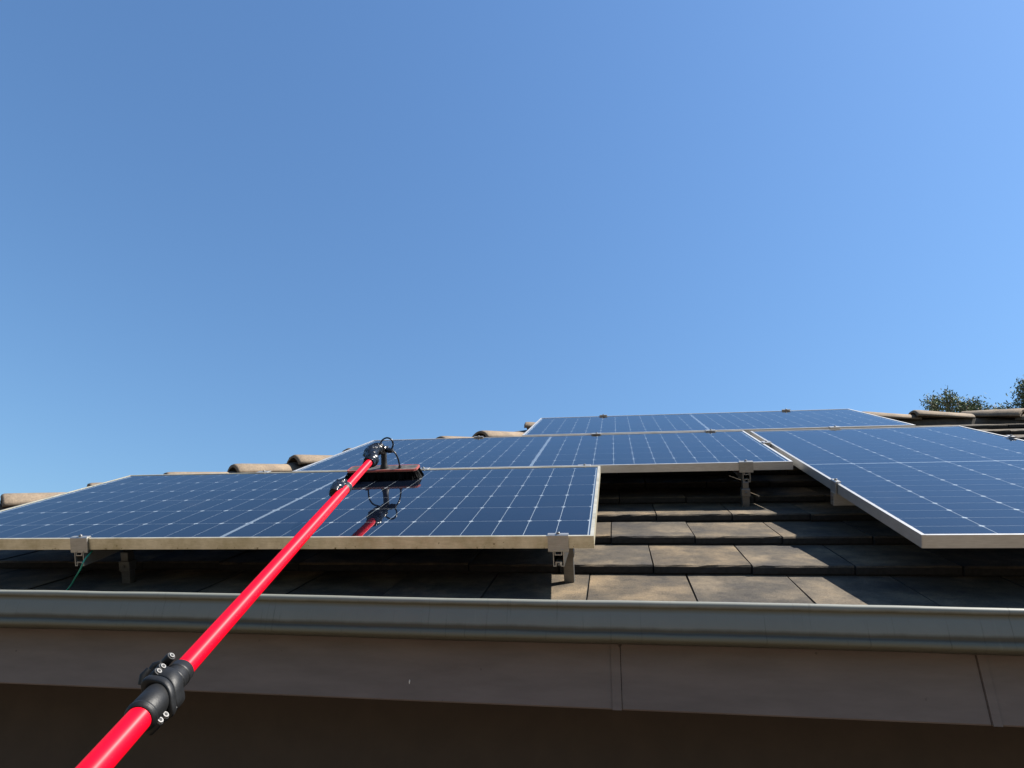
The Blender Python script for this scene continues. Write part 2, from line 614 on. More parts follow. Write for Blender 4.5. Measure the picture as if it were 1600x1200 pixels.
tile_meshes = []
for k in range(6):
    b = tile_bm(TW - 0.0022, 100 + k)
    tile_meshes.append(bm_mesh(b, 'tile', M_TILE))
    b.free()
first = {0: -0.025, 1: 0.175, 2: 0.042, 3: 0.226}
n_rows = int((RV - V_EAVE) / G) + 1
rt = random.Random(3)
for r in range(n_rows):
    v0 = V_EAVE + r * G
    off = first.get(r, 0.225 if r % 2 else 0.06) + (rt.uniform(-0.02, 0.02) if r > 3 else 0)
    # hips in the roof frame: u = RU0 - (RV - v) * CP and u = RU1 + (RV - v) * CP
    uL = RU0 - (RV - v0) * CP
    uR = RU1 + (RV - v0) * CP
    k0 = math.floor((uL - off) / TW) - 1
    k1 = math.ceil((uR - off) / TW) + 1
    for k in range(k0, k1):
        u = off + k * TW
        dv = -0.02 * (u - 0.25) * max(0.0, 1 - v0 / 3.0)
        if u > uR - 0.02 or u + TW < RU0 - (RV - v0 - 0.4) * CP - 0.4 or u + TW < uL + 0.02:
            continue
        dv = max(-0.05, min(0.05, dv))
        loc = PW(u, v0 + dv + rt.uniform(-0.002, 0.002), H_N + rt.uniform(-0.0015, 0.0015))
        rot = (PITCH + rt.uniform(-0.004, 0.004), 0, rt.uniform(-0.003, 0.003))
        top = v0 + 0.41
        cut = u < RU0 - (RV - top) * CP or u + TW > RU1 + (RV - top) * CP or top > RV
        if not cut:
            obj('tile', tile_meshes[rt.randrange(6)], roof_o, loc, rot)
        else:
            b = tile_bm(TW - 0.0022, rt.randrange(10000))
            for co, no in (((RU0 - u, RV - v0, 0), (-1, CP, 0)), ((RU1 - u, RV - v0, 0), (1, CP, 0)), ((0, RV - v0, 0), (0, 1, 0))):
                res = bmesh.ops.bisect_plane(b, geom=b.verts[:] + b.edges[:] + b.faces[:], plane_co=co, plane_no=no, clear_outer=True)
                ed = [e for e in res['geom_cut'] if isinstance(e, bmesh.types.BMEdge)]
                if ed:
                    bmesh.ops.holes_fill(b, edges=ed, sides=0)
            if len(b.faces) > 4:
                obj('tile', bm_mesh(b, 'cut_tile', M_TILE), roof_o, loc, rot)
            b.free()

# courses of the slopes that face away, joined
far = MB()
def far_slope(a, bb, ridge_a, ridge_b):
    a, bb, ra, rb = map(Vector, (a, bb, ridge_a, ridge_b))
    nrm = (bb - a).cross(ra - a).normalized()
    if nrm.z < 0:
        nrm = -nrm
    N = 12
    for i in range(N):
        t0, t1 = i / N, (i + 1) / N
        p0, p1 = a.lerp(ra, t0), bb.lerp(rb, t0)
        q0, q1 = a.lerp(ra, t1), bb.lerp(rb, t1)
        up, lo = nrm * 0.066, nrm * 0.034
        far.add([p0 + lo, p1 + lo, p1 + up, p0 + up, q1 + lo, q0 + lo], [(0, 1, 2, 3), (3, 2, 4, 5)])
far_slope(c1, c2, r1, r1)
far_slope(c2, c3, r1, r0)
far_slope(c3, c0, r0, r0)
tag(obj('tile_courses', far.mesh('tile_courses', M_TILE), roof_o), None, None, None, 'stuff')

# half round caps along the hips and the ridge
def cap_mesh(seed):
    rnd = random.Random(seed)
    vs, fs = [], []
    ns, st = 14, [(0.0, 1.04), (0.012, 1.09), (0.055, 1.08), (0.22, 0.95), (0.43, 0.80)]
    for (x, s) in st:
        for inner in (0, 1):
            for k in range(ns + 1):
                a = math.pi * (0.06 + 0.88 * k / ns)
                rw, rh = (0.128 * s, 0.098 * s) if not inner else (0.128 * s - 0.016, 0.098 * s - 0.016)
                vs.append((x + (rnd.uniform(-0.002, 0.002) if x < 0.02 else 0), math.cos(a) * rw, math.sin(a) * rh - 0.01 + rnd.uniform(-0.001, 0.001)))
    n = ns + 1
    for i in range(len(st) - 1):
        o, p = i * 2 * n, (i + 1) * 2 * n
        for k in range(ns):
            fs.append((o + k, o + k + 1, p + k + 1, p + k))
            fs.append((o + n + k, p + n + k, p + n + k + 1, o + n + k + 1))
        fs.append((o, p, p + n, o + n))
        fs.append((o + ns, o + n + ns, p + n + ns, p + ns))
    for o in (0, (len(st) - 1) * 2 * n):
        for k in range(ns):
            fs.append((o + k, o + n + k, o + n + k + 1, o + k + 1))
    m = MB()
    m.add(vs, fs, True)
    me = m.mesh('ridge_cap', M_CAP)
    for p in me.polygons:
        if abs(p.normal.x) > 0.75:
            p.use_smooth = False
    return me


caps = [cap_mesh(k) for k in range(3)]
rc = random.Random(11)


def frame_to(dirv, up=Vector((0, 0, 1))):
    x = dirv.normalized()
    y = up.cross(x).normalized()
    z = x.cross(y)
    return Matrix((x, y, z)).transposed().to_euler()


def cap_row(p0, p1, start, lift=-0.016, step=0.39, stop=0.30, droop=0.075):
    """caps climbing from p0 to p1, the noses look back at p0"""
    d = (p1 - p0)
    L = d.length
    d.normalize()
    x = start
    tilt = Vector((0, 0, 1))
    while x < L - stop:
        q = p0 + d * x + Vector((0, 0, lift + rc.uniform(-0.004, 0.004)))
        dd = (d - Vector((0, 0, droop)) + Vector((rc.uniform(-.01, .01), rc.uniform(-.01, .01), rc.uniform(-.006, .006)))).normalized()
        obj('ridge_cap', caps[rc.randrange(3)], roof_o, q, frame_to(dd))
        x += step
    # mortar bedding under the row
    m = MB()
    e = frame_to(d).to_matrix().to_4x4()
    e.translation = p0
    n = int(L / 0.08)
    vs, fs = [], []
    for i in range(n + 1):
        t = L * i / n
        w = 0.088 + rc.uniform(-0.008, 0.008)
        for y, z in ((-w, -0.075), (-w + 0.012, -0.012 + rc.uniform(-0.006, 0.006)), (0, 0.03), (w - 0.012, -0.012 + rc.uniform(-0.006, 0.006)), (w, -0.075)):
            vs.append((t, y, z))
    for i in range(n):
        for k in range(4):
            fs.append((i * 5 + k, i * 5 + k + 1, i * 5 + 6 + k, i * 5 + 5 + k))
    m.add(vs, fs, False, e)
    obj('mortar_bed', m.mesh('mortar_bed', M_MORTAR), roof_o)


RL, RR = Vector((RU0, RY, RZ)), Vector((RU1, RY, RZ))
hipL0 = Vector((XL, EY, ez))
hipR0 = Vector((XR, EY, ez))
hipL1 = Vector((XL, BY, ez))
hipR1 = Vector((XR, BY, ez))
cap_row(hipL0, RL, 0.15, -0.023)
cap_row(RL, RR, -0.08, -0.010, 0.39, 0.18, 0.030)
cap_row(hipR0, RR, 0.10, 0.004, 0.39, 0.12, 0.03)
cap_row(hipL1, RL, 0.15)
cap_row(hipR1, RR, 0.15)


# fascia boards with two joints
FY = 0.070
FZ1, FZ0 = Z0 - 0.205, Z0 - 0.4352
def fascia(x0, x1, name='fascia_board'):
    m = MB()
    st = [x0, x1]
    prof = [(0.0, 0.0), (0.0, FZ1 - FZ0 - 0.003), (0.003, FZ1 - FZ0), (0.028, FZ1 - FZ0), (0.028, 0.0), (0.003, -0.003)]
    prof = [(FY + p, FZ0 + q) for p, q in prof]
    m.extrude(prof, st, None, 'x', True, False, None, lambda t: (0, -0.0115 * (t - 0.06)))
    return obj(name, m.mesh(name, M_BOARD), house)
fascia(XL + 0.03, 0.0610)
fascia(0.0624, 0.9405)
fascia(0.9420, XR - 0.03)
for a, b_ in ((0.0365, 0.0600), (0.9435, 0.9645)):
    m = MB()
    prof = [(FY - 0.0035, FZ0 - 0.004), (FY - 0.0035, FZ1 - 0.01), (FY - 0.0002, FZ1 - 0.01), (FY - 0.0002, FZ0 - 0.004)]
    m.extrude(prof, [a, b_], None, 'x', True, False, None, lambda t: (0, -0.0115 * (t - 0.06)))
    obj('joint_strip', m.mesh('joint_strip', M_BOARD), house)
m = MB()
m.tube([(-0.5148, FY - 0.0006, Z0 - 0.3895), (-0.5150, FY - 0.0012, Z0 - 0.386), (-0.5146, FY - 0.0012, Z0 - 0.381), (-0.5148, FY - 0.0006, Z0 - 0.378)], [0.0005, 0.0019, 0.0019, 0.0004], 8)
obj('paint_chip', m.mesh('paint_chip', M_CHIP), house)
# side and rear fascias
m = MB()
m.box(XL + 0.03, XL + 0.055, FY + 0.03, BY - 0.04, FZ0, FZ1)
obj('fascia_board', m.mesh('fascia_board', M_BOARD), house)
m = MB()
m.box(XR - 0.055, XR - 0.03, FY + 0.03, BY - 0.04, FZ0 - 0.03, FZ1)
obj('fascia_board', m.mesh('fascia_board', M_BOARD), house)
m = MB()
m.box(XL + 0.03, XR - 0.03, BY - 0.035, BY - 0.01, FZ0, FZ1)
obj('fascia_board', m.mesh('fascia_board', M_BOARD), house)

# gutter: rolled lip, flat face, bead, sole and back, slightly wavy as old gutters are
gut = MB()
xs = [XL - 0.02 + (XR - XL + 0.04) * i / 240 for i in range(241)]
LIPY = -0.05
lip = []
for k in range(9):
    a = R(115 - k * 33)
    lip.append((0.0085 + 0.0092 * math.cos(a + math.pi) * -1 - 0.0085, -0.0092 + 0.0092 * math.sin(a)))
lip = []
for k in range(10):      # roll: starts behind, goes over the top, round the front and under
    a = R(20 + k * 25)
    lip.append((0.0092 + 0.0092 * math.cos(a), -0.0092 + 0.0092 * math.sin(a)))
prof = lip + [(0.0085, -0.0185), (0.0105, -0.0225), (0.0088, -0.030), (0.0075, -0.045), (0.0068, -0.060), (0.0075, -0.0715), (0.0092, -0.0755),
              (0.0094, -0.0790), (0.0074, -0.0835), (0.0056, -0.0870), (0.0064, -0.0940), (0.0110, -0.0985), (0.030, -0.1000), (0.1185, -0.0990), (0.1190, -0.0100)]
def gwave(t):
    w = noise.noise(Vector((t * 1.3, 0, 0))) * 0.0025 + noise.noise(Vector((t * 6.0, 5, 0))) * 0.0008
    return (noise.noise(Vector((t * 0.9, 9, 0))) * 0.002, w)
vs, fs = [], []
npf = len(prof)
outer = prof
th = 0.0012
for t in xs:
    d = gwave(t)
    for (p, q) in outer:
        vs.append((t, p + d[0] * (1 if p < 0.05 else 0), q + d[1]))
for i in range(len(xs) - 1):
    for k in range(npf - 1):
        fs.append((i * npf + k, i * npf + k + 1, (i + 1) * npf + k + 1, (i + 1) * npf + k))
gut.add(vs, fs, True)
for i in (0, len(xs) - 1):
    gut.add([vs[i * npf + k] for k in range(4, npf)], [tuple(range(npf - 4))])
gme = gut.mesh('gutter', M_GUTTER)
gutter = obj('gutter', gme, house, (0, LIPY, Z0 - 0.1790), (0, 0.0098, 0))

# soffit and walls
WIN = 0.52
m = MB()
m.box(XL + 0.03, XR - 0.03, FY + 0.028, FY + WIN, FZ0 + 0.045, FZ0 + 0.054)
m.box(XL + 0.055, XL + WIN, FY + WIN, BY - 0.04, FZ0 + 0.045, FZ0 + 0.054)
m.box(XR - WIN, XR - 0.055, FY + WIN, BY - 0.04, FZ0 + 0.045, FZ0 + 0.054)
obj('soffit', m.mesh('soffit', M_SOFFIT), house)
m = MB()
wx0, wx1, wy0, wy1 = XL + WIN, XR - WIN, FY + WIN, BY - WIN
wz = FZ0 + 0.045
m.add([(wx0, wy0, 0), (wx1, wy0, 0), (wx1, wy1, 0), (wx0, wy1, 0), (wx0, wy0, wz), (wx1, wy0, wz), (wx1, wy1, wz), (wx0, wy1, wz)],
      [(0, 1, 5, 4), (1, 2, 6, 5), (2, 3, 7, 6), (3, 0, 4, 7), (4, 5, 6, 7)])
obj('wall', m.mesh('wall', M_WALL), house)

# ------------------------------------------------------------------ solar panels
PL, PWD, PT = 2.2755, 1.134, 0.035
CW, CH = 0.0911, 0.1821        # half cell: along the length, across
def cell_mesh():
    m = MB()
    c = 0.0075
    x, y = CW / 2, CH / 2
    out = [(-x + c, -y), (x - c, -y), (x, -y + c), (x, y - c), (x - c, y), (-x + c, y), (-x, y - c), (-x, -y + c)]
    m.add([(a, b, 0) for a, b in out] + [(a, b, -0.00015) for a, b in out], [tuple(range(8))] + [(i, (i + 1) % 8, (i + 1) % 8 + 8, i + 8) for i in range(8)])
    return m.mesh('cell', M_CELL)
CELL = cell_mesh()


def rail_prof():
    # frame section, outer wall at 0, inwards positive; height 0 .. -PT
    return [(0, 0), (0.0105, 0), (0.0105, -0.0015), (0.0018, -0.0015), (0.0018, -PT + 0.0018), (0.026, -PT + 0.0018), (0.026, -PT), (0, -PT)]


def build_frame_mesh(length, m_, trim=0.0):
    m = MB()
    m.extrude(rail_prof(), [trim, length - trim], None, 'x', True)
    return m.mesh('frame_rail', m_)


def solar_panel(label, u0, v0, n0, n1, portrait=False, alu=None):
    alu = alu or M_ALU
    if portrait:
        tilt = math.atan2(n1 - n0, PL)
        root = thing('solar_panel', label, 'solar panel', PW(u0 + PWD, v0, n0), (0, 0, 0), 'solar panels on the roof')
        root.rotation_euler = (Matrix.Rotation(PITCH, 3, 'X') @ Matrix.Rotation(R(90), 3, 'Z')).to_euler()
    else:
        root = thing('solar_panel', label, 'solar panel', PW(u0, v0, n0), (PITCH + math.atan2(n1 - n0, PWD), 0, 0), 'solar panels on the roof')
    fl = build_frame_mesh(PL, alu)
    fs_ = build_frame_mesh(PWD, alu, 0.0022)
    obj('frame_rail', fl, root, (0, 0, 0))
    obj('frame_rail', fl, root, (PL, PWD, 0), (0, 0, R(180)))
    obj('frame_rail', fs_, root, (0, PWD, -0.0004), (0, 0, R(-90)))
    obj('frame_rail', fs_, root, (PL, 0, -0.0004), (0, 0, R(90)))
    m = MB()
    m.box(0.003, PL - 0.003, 0.003, PWD - 0.003, -0.0085, -0.0062)
    bme = m.mesh('backsheet', M_SHEET)
    bme.materials.append(M_BACK)
    for p in bme.polygons:
        if p.normal.z < 0.5:
            p.material_index = 1
    sheet = obj('backsheet', bme, root)
    m = MB()
    m.add([(0.003, 0.003, -0.0018), (PL - 0.003, 0.003, -0.0018), (PL - 0.003, PWD - 0.003, -0.0018), (0.003, PWD - 0.003, -0.0018)], [(0, 1, 2, 3)])
    gm = m.mesh('glass', M_GLASS)
    if gm.polygons[0].normal.z < 0:
        gm.flip_normals()
    obj('glass', gm, root)
    gx, gy, mid = 0.0017, 0.0021, 0.014
    my = (PWD - 6 * CH - 5 * gy) / 2
    mx = (PL - 24 * CW - 22 * gx - mid) / 2
    for i in range(24):
        x = mx + CW / 2 + i * (CW + gx) + (mid - gx if i >= 12 else 0)
        for j in range(6):
            y = my + CH / 2 + j * (CH + gy)
            obj('cell', CELL, sheet, (x, y, -0.00600))
    # connecting ribbons in the middle gap and at both ends
    m = MB()
    xm = mx + 12 * CW + 11 * gx + mid / 2
    for x in (mx - 0.010, PL - mx + 0.010, xm - 0.0031, xm + 0.0031):
        w = 0.003 if x in (mx - 0.010, PL - mx + 0.010) else 0.0022
        m.box(x - w, x + w, my, PWD - my, -0.00615, -0.0060)
    obj('ribbon', m.mesh('ribbon', M_RIBBON), sheet)
    return root


solar_panel('lowest solar panel, lying lengthwise at the left with the brush resting on it', -PL, 0.0, -0.0006, 0.0034, False, M_ALU_OLD)
solar_panel('middle solar panel, lengthwise between the brushed panel and the topmost one', -1.4572, 1.1693, 0.0002, -0.0017)
solar_panel('topmost solar panel, lengthwise just below the ridge', -0.5015, 2.3217, 0.0025, -0.0044)
solar_panel('upright solar panel at the right with its lower corner over the bare tiles', 0.8517, 0.0018, -0.0030, 0.0040, True, M_ALU_DULL)

# ------------------------------------------------------------------ mounting rails with clamps and hooks
RT, RH, RWD = -0.0375, 0.047, 0.031     # top height, height, width
def channel_prof():
    w, t = RWD / 2, 0.0022
    z0, z1 = RT - RH, RT
    return [(-w, z1), (-0.006, z1), (-0.006, z1 - t), (-0.0085, z1 - 0.012), (0.0085, z1 - 0.012), (0.006, z1 - t), (0.006, z1), (w, z1),
            (w, z0), (0.0085, z0), (0.0085, z0 + 0.010), (-0.0085, z0 + 0.010), (-0.0085, z0), (-w, z0)]


def channel(length, along):
    """open aluminium channel: thin walls, a bolt slot in the top and one in the sole"""
    m = MB()
    w, t = RWD / 2, 0.0022
    z0, z1 = RT - RH, RT
    walls = [(-w, -w + t, z0, z1), (w - t, w, z0, z1), (-w + t, -0.0062, z1 - t, z1), (0.0062, w - t, z1 - t, z1),
             (-0.0105, -0.0085, z1 - 0.013, z1 - t), (0.0085, 0.0105, z1 - 0.013, z1 - t), (-0.0105, 0.0105, z1 - 0.0152, z1 - 0.013),
             (-w + t, -0.007, z0, z0 + t), (0.007, w - t, z0, z0 + t), (-0.0092, -0.0072, z0 + t, z0 + 0.011), (0.0072, 0.0092, z0 + t, z0 + 0.011), (-0.0092, 0.0092, z0 + 0.011, z0 + 0.0132)]
    for a, b_, c, d in walls:
        if along == 'v':
            m.box(a, b_, 0, length, c, d)
        else:
            m.box(0, length, a, b_, c, d)
    return m.mesh('channel', M_RAIL)


def bolt_mesh(r=0.0055, h=0.0050):
    m = MB()
    m.tube([(0, 0, 0), (0, 0, h * 0.85), (0, 0, h)], [r, r, r * 0.82], 10, True, None, True)
    m.tube([(0, 0, h), (0, 0, h + 0.0004)], [r * 0.5, r * 0.45], 6)
    return m.mesh('bolt', M_STEEL)
BOLT = bolt_mesh()


def mid_clamp_mesh():
    m = MB()
    m.box(-0.029, 0.029, -0.021, 0.021, 0.0006, 0.0042, None, 0.0008)
    m.box(-0.026, 0.026, -0.008, 0.008, -0.030, 0.0002)
    return m.mesh('mid_clamp', M_CLAMP)


def end_clamp_mesh():
    # local y = 0 is the outer face of the panel frame, panel towards +y
    m = MB()
    pr = [(0.012, 0.0010), (0.012, 0.0045), (-0.0035, 0.0050), (-0.0068, 0.0020), (-0.0072, -0.0430), (-0.0035, -0.0455), (-0.0030, -0.0430), (-0.0028, 0.0010)]
    m.extrude(pr, [-0.029, 0.029], None, 'x', True)
    return m.mesh('end_clamp', M_CLAMP)


MIDC, ENDC = mid_clamp_mesh(), end_clamp_mesh()


def add_mid(root, x, y, z=0.0, rz=0.0):
    c = obj('mid_clamp', MIDC, root, (x, y, z + 0.0005), (0, 0, rz))
    obj('bolt', BOLT, c, (0.002, 0.001, 0.0042), (0, 0, random.random()))


def add_end(root, x, y, rz=0.0, z=0.0):
    c = obj('end_clamp', ENDC, root, (x, y, z + 0.0004), (0, 0, rz))
    obj('bolt', BOLT, c, (0.0, 0.003, 0.0049), (0, 0, random.random()))


def hook_mesh(kind):
    m = MB()
    if kind == 'lug':      # flat foot beside the rail with an outward rolled top
        for q in ([(0.017, -0.052), (0.024, -0.040), (0.0285, -0.043), (0.0285, -0.050), (0.0245, -0.058), (0.030, -0.062), (0.030, -0.092), (0.017, -0.092)],):
            m.extrude([(b, c) for b, c in q], [-0.019, 0.020], None, 'y', True, False, None, None)
        m.box(0.000, 0.031, -0.016, 0.018, -0.112, -0.092, None, 0.001)
        m.box(-0.002, 0.029, -0.012, 0.012, -0.192, -0.112, None, 0.001)
    else:                  # square block under the rail
        m.box(-0.0125, 0.0125, -0.012, 0.02, -0.112, -0.083, None, 0.001)
        m.box(-0.0185, 0.0185, -0.016, 0.022, -0.146, -0.112, None, 0.0015)
        m.box(-0.0150, 0.0150, -0.011, 0.016, -0.196, -0.146, None, 0.001)
    return m.mesh('roof_hook', M_HOOK)


HOOK_L, HOOK_B = hook_mesh('lug'), hook_mesh('block')


def add_hook(root, x, y, me=None, rz=0.0):
    h = obj('roof_hook', me or HOOK_B, root, (x, y, 0), (0, 0, rz))
    if (me or HOOK_B) is HOOK_B:
        obj('bolt', BOLT, h, (0, -0.016, -0.129), (R(90), 0, 0))
    return h


def rail_v(label, u0, v0, u1, v1):
    """a rail that runs up the slope from (u0,v0) to (u1,v1); returns its root, local y is up the slope"""
    a = math.atan2(-(u1 - u0), v1 - v0)
    root = thing('mounting_rail', label, 'rail', PW(u0, v0, 0), (0, 0, 0), 'mounting rails under the panels')
    root.rotation_euler = (Matrix.Rotation(PITCH, 3, 'X') @ Matrix.Rotation(a, 3, 'Z')).to_euler()
    obj('channel', channel(math.hypot(u1 - u0, v1 - v0), 'v'), root)
    return root


r = rail_v('mounting rail under the left half of the lowest panel, green wire at its end', -1.593, -0.009, -1.591, 1.30)
add_end(r, 0, 0.009)
add_mid(r, 0, 1.161)
add_hook(r, 0.045, 0.15)
add_hook(r, 0, 0.95)
r = rail_v('long mounting rail with the lug hook at the right corner of the lowest panel', -0.100, -0.009, -0.014, 3.50)
add_end(r, 0.0, 0.009, R(1.4))
add_mid(r, 0, 1.161, 0, R(1.4))
add_mid(r, 0, 2.314, 0, R(1.4))
add_end(r, 0, 3.466, R(181.4))
add_hook(r, -0.004, 0.190, HOOK_L)
add_hook(r, 0.0, 1.45)
add_hook(r, 0.0, 2.75)
r = rail_v('mounting rail under the left half of the middle panel, hidden behind the brush', -0.812, 1.10, -0.770, 2.36)
add_mid(r, 0.0, 0.0515)
add_end(r, 0, 1.207, R(180))
add_hook(r, 0, 0.6)
r = rail_v('mounting rail with the square hook at the free lower edge of the middle panel', 0.624, 1.161, 0.632, 2.40)
add_end(r, 0, 0.0083)
add_mid(r, 0, 1.154)
add_hook(r, -0.006, 0.005)
add_hook(r, 0, 0.85)
r = rail_v('mounting rail under the right half of the topmost panel', 1.332, 2.26, 1.333, 3.50)
add_mid(r, 0, 0.055)
add_end(r, 0, 1.196, R(180))
add_hook(r, 0, 0.55)


def rail_u(label, u0, u1, v):
    root = thing('mounting_rail', label, 'rail', PW(u0, v, 0), (PITCH, 0, 0), 'mounting rails under the panels')
    obj('channel', channel(u1 - u0, 'u'), root)
    return root


EU0, EU1 = 0.8517, 0.8517 + PWD
r = rail_u('mounting rail across the lower half of the upright panel, its end sticking out', 0.8405, 2.08, 0.715)
add_end(r, EU0 - 0.8405, 0.0, R(-90))
add_end(r, EU1 - 0.8405, 0.0, R(90))
add_hook(r, 0.5, 0.0)
add_hook(r, 1.1, 0.0)
r = rail_u('mounting rail across the upper half of the upright panel', 0.805, 2.08, 1.762)
add_mid(r, 0.0297, 0.0, 0, R(90))
add_end(r, EU1 - 0.805, 0.0, R(90))
add_hook(r, 0.5, 0.0)
add_hook(r, 1.1, 0.0)

# green earth wire
m = MB()
P = [PW(-1.570, 0.02, -0.045), PW(-1.556, -0.03, -0.058), PW(-1.562, -0.045, -0.085), PW(-1.585, -0.040, -0.112), PW(-1.607, -0.034, -0.137), PW(-1.632, -0.035, -0.162), PW(-1.66, -0.055, -0.186), PW(-1.70, -0.075, -0.20)]
def crumple(me, amp, scale, seed=0):
    for v in me.vertices:
        d = noise.noise_vector(v.co * scale + Vector((seed, 0, 0)))
        v.co += d * amp
    return me
def smooth_path(P, n=6):
    out = []
    for i in range(len(P) - 1):
        p0, p1, p2, p3 = P[max(i - 1, 0)], P[i], P[i + 1], P[min(i + 2, len(P) - 1)]
        for k in range(n):
            t = k / n
            out.append(0.5 * ((2 * p1) + (p2 - p0) * t + (2 * p0 - 5 * p1 + 4 * p2 - p3) * t * t + (3 * p1 - p0 - 3 * p2 + p3) * t ** 3))
    out.append(P[-1])
    return out
m.tube(smooth_path(P), 0.0024, 8)
tag(obj('earth_wire', m.mesh('earth_wire', M_GREEN)), 'thin green earth wire hanging from the rail end into the gutter', 'wire')

# ------------------------------------------------------------------ telescopic brush pole
PB = Vector((-0.6142, -1.0061, -0.5273 + Z0))
PTIP = Vector((-0.889, 0.5605, 0.4316 + Z0))
AX = (PTIP - PB).normalized()
PLEN = (PTIP - PB).length
SIDE = Vector((-0.6978, -0.459, 0.5499))
SIDE = (SIDE - AX * SIDE.dot(AX)).normalized()
TOW = AX.cross(SIDE).normalized()          # towards the viewer, across the pole
VIEW = (cam.matrix_world.translation - (PB + AX * 0.17)).normalized()
if TOW.dot(VIEW) < 0:
    TOW = -TOW
pole = thing('brush_pole', 'long red telescopic cleaning pole with a brush head resting on the lowest panel', 'cleaning pole', PB - AX * 0.9)
ORG = PB - AX * 0.9


def L3(t, s=0.0, w=0.0):
    """point along the pole, s across to the left, w towards the viewer; relative to the pole's root"""
    return PB + AX * t + SIDE * s + TOW * w - ORG


def ring(t0, t1, r0, r1, bev=0.0015, seg=32):
    m = MB()
    m.tube([L3(t0), L3(t0 + bev), L3(t1 - bev), L3(t1)], [r0 - bev, r0, r1, r1 - bev], seg)
    return m


def pole_section(t0, t1, rr):
    m = MB()
    n = 24
    m.tube([(0, 0, (t1 - t0) * i / n) for i in range(n + 1)], rr, 48)
    return obj('pole_section', m.mesh('pole_section', M_RED), pole, L3(t0), AX.to_track_quat('Z', 'Y').to_euler())
R1_, R2_, R3_ = 0.0188, 0.0163, 0.0140
pole_section(-0.9, 0.150, R1_)
pole_section(0.150, 1.415, R2_)
pole_section(1.405, PLEN + 0.01, R3_)

# main clamp
clamp = obj('clamp', ring(0.108, 0.168, 0.0232, 0.0226, 0.003).mesh('clamp_sleeve', M_BLACK), pole)
m = ring(0.166, 0.247, 0.0205, 0.0195, 0.0025)
obj('upper_sleeve', m.mesh('upper_sleeve', M_BLACK), clamp)
# raised ribs and slots on the sleeves
for t, ra in ((0.207, 0.0208), (0.226, 0.0206), (0.113, 0.0236)):
    m = MB()
    m.tube([L3(t), L3(t + 0.001), L3(t + 0.005), L3(t + 0.006)], [ra - 0.0008, ra, ra, ra - 0.001], 32)
    obj('sleeve_rib', m.mesh('sleeve_rib', M_BLACK), clamp)
# band with two lugs, swept round the tube
m = MB()
bt0, bt1 = 0.158, 0.204
for (ta, tb, rad, lug) in ((bt0 + 0.002, bt0 + 0.016, 0.0262, 0.0355), (bt0 + 0.018, bt1, 0.0250, 0.0345)):
    vs, fs = [], []
    ns = 36
    for i in range(ns):
        a = 2 * math.pi * i / ns
        # wings near +side and -side
        k = abs(math.cos(a)) ** 10
        rr = rad + (lug - rad) * k
        skew = 0.010 * math.cos(a)
        for t, q in ((ta, 0.94), (ta + 0.002, 1.0), (tb - 0.002, 1.0), (tb, 0.94)):
            vs.append(L3(t + skew, math.cos(a) * rr * q, math.sin(a) * rr * q))
        for t in (tb, ta):
            vs.append(L3(t + skew, math.cos(a) * 0.018, math.sin(a) * 0.018))
    for i in range(ns):
        j = (i + 1) % ns
        for k in range(6):
            l = (k + 1) % 6
            fs.append((i * 6 + k, j * 6 + k, j * 6 + l, i * 6 + l))
    m.add(vs, fs, True)
bme = m.mesh('clamp_band', M_BLACK)
obj('clamp_band', bme, clamp)


def screw(t, s, w, axis=TOW, r=0.0050, h=0.012, recess=True):
    m = MB()
    p = L3(t, s, w)
    m.tube([p - axis * h, p - axis * 0.0015, p], [r, r, r * 0.85], 14, True)
    sc = obj('screw', m.mesh('screw', M_STEEL), clamp)
    if recess:
        m = MB()
        m.tube([p + axis * 0.0001, p + axis * 0.0004], [r * 0.5, r * 0.5], 6)
        obj('screw_socket', m.mesh('screw_socket', M_BLACK), clamp)
def barrel(t, s, w0, w1, r=0.0075):
    m = MB()
    m.tube([L3(t, s, w0), L3(t, s, w0 + 0.001), L3(t, s, w1 - 0.001), L3(t, s, w1)], [r * 0.9, r, r, r * 0.9], 16)
    obj('screw_barrel', m.mesh('screw_barrel', M_BLACK), clamp)
for (t, s) in ((0.192, 0.0265), (0.206, 0.0270), (0.238, 0.0290)):
    barrel(t, s, -0.017, 0.013)
    screw(t, s, 0.0150)
for (t, s) in ((0.126, -0.0245), (0.141, -0.0255), (0.163, -0.0275)):
    barrel(t, s, -0.020, 0.004, 0.0068)
    screw(t, s, 0.0065, TOW, 0.0056)
m = MB()
m.tube([L3(0.205, 0.030, -0.022), L3(0.213, 0.036, -0.016), L3(0.220, 0.038, -0.004), L3(0.222, 0.034, 0.004)], [0.004, 0.006, 0.006, 0.004], 10)
m.tube([L3(0.188, 0.034, -0.020), L3(0.196, 0.040, -0.012), L3(0.203, 0.041, -0.002)], [0.004, 0.006, 0.004], 10)
obj('lever_tab', m.mesh('lever_tab', M_BLACK), clamp)

# upper joint: taped lump beside the tube, grey hose clip
jt = obj('joint_collar', ring(1.398, 1.436, 0.0186, 0.0180, 0.003).mesh('joint_collar', M_BLACK), pole)
m = MB()
rj = random.Random(5)
pts, rad = [], []
for i in range(30):
    t = 1.330 + 0.125 * i / 29
    pts.append(L3(t, 0.019 + 0.002 * math.sin(i * 0.5), -0.004))
    rad.append((0.011 + 0.011 * math.sin(math.pi * (i + 0.5) / 30) ** 0.5) * (1 + rj.uniform(-0.07, 0.07)))
m.tube(pts, rad, 24, True, None, True, 0.04)
obj('tape_wrap', crumple(m.mesh('tape_wrap', M_TAPE), 0.006, 75.0, 7), jt)
m = MB()
m.tube([L3(1.437), L3(1.438), L3(1.446), L3(1.447)], [0.0150, 0.0162, 0.0162, 0.0150], 24)
obj('hose_clip', m.mesh('hose_clip', M_STEEL), jt)

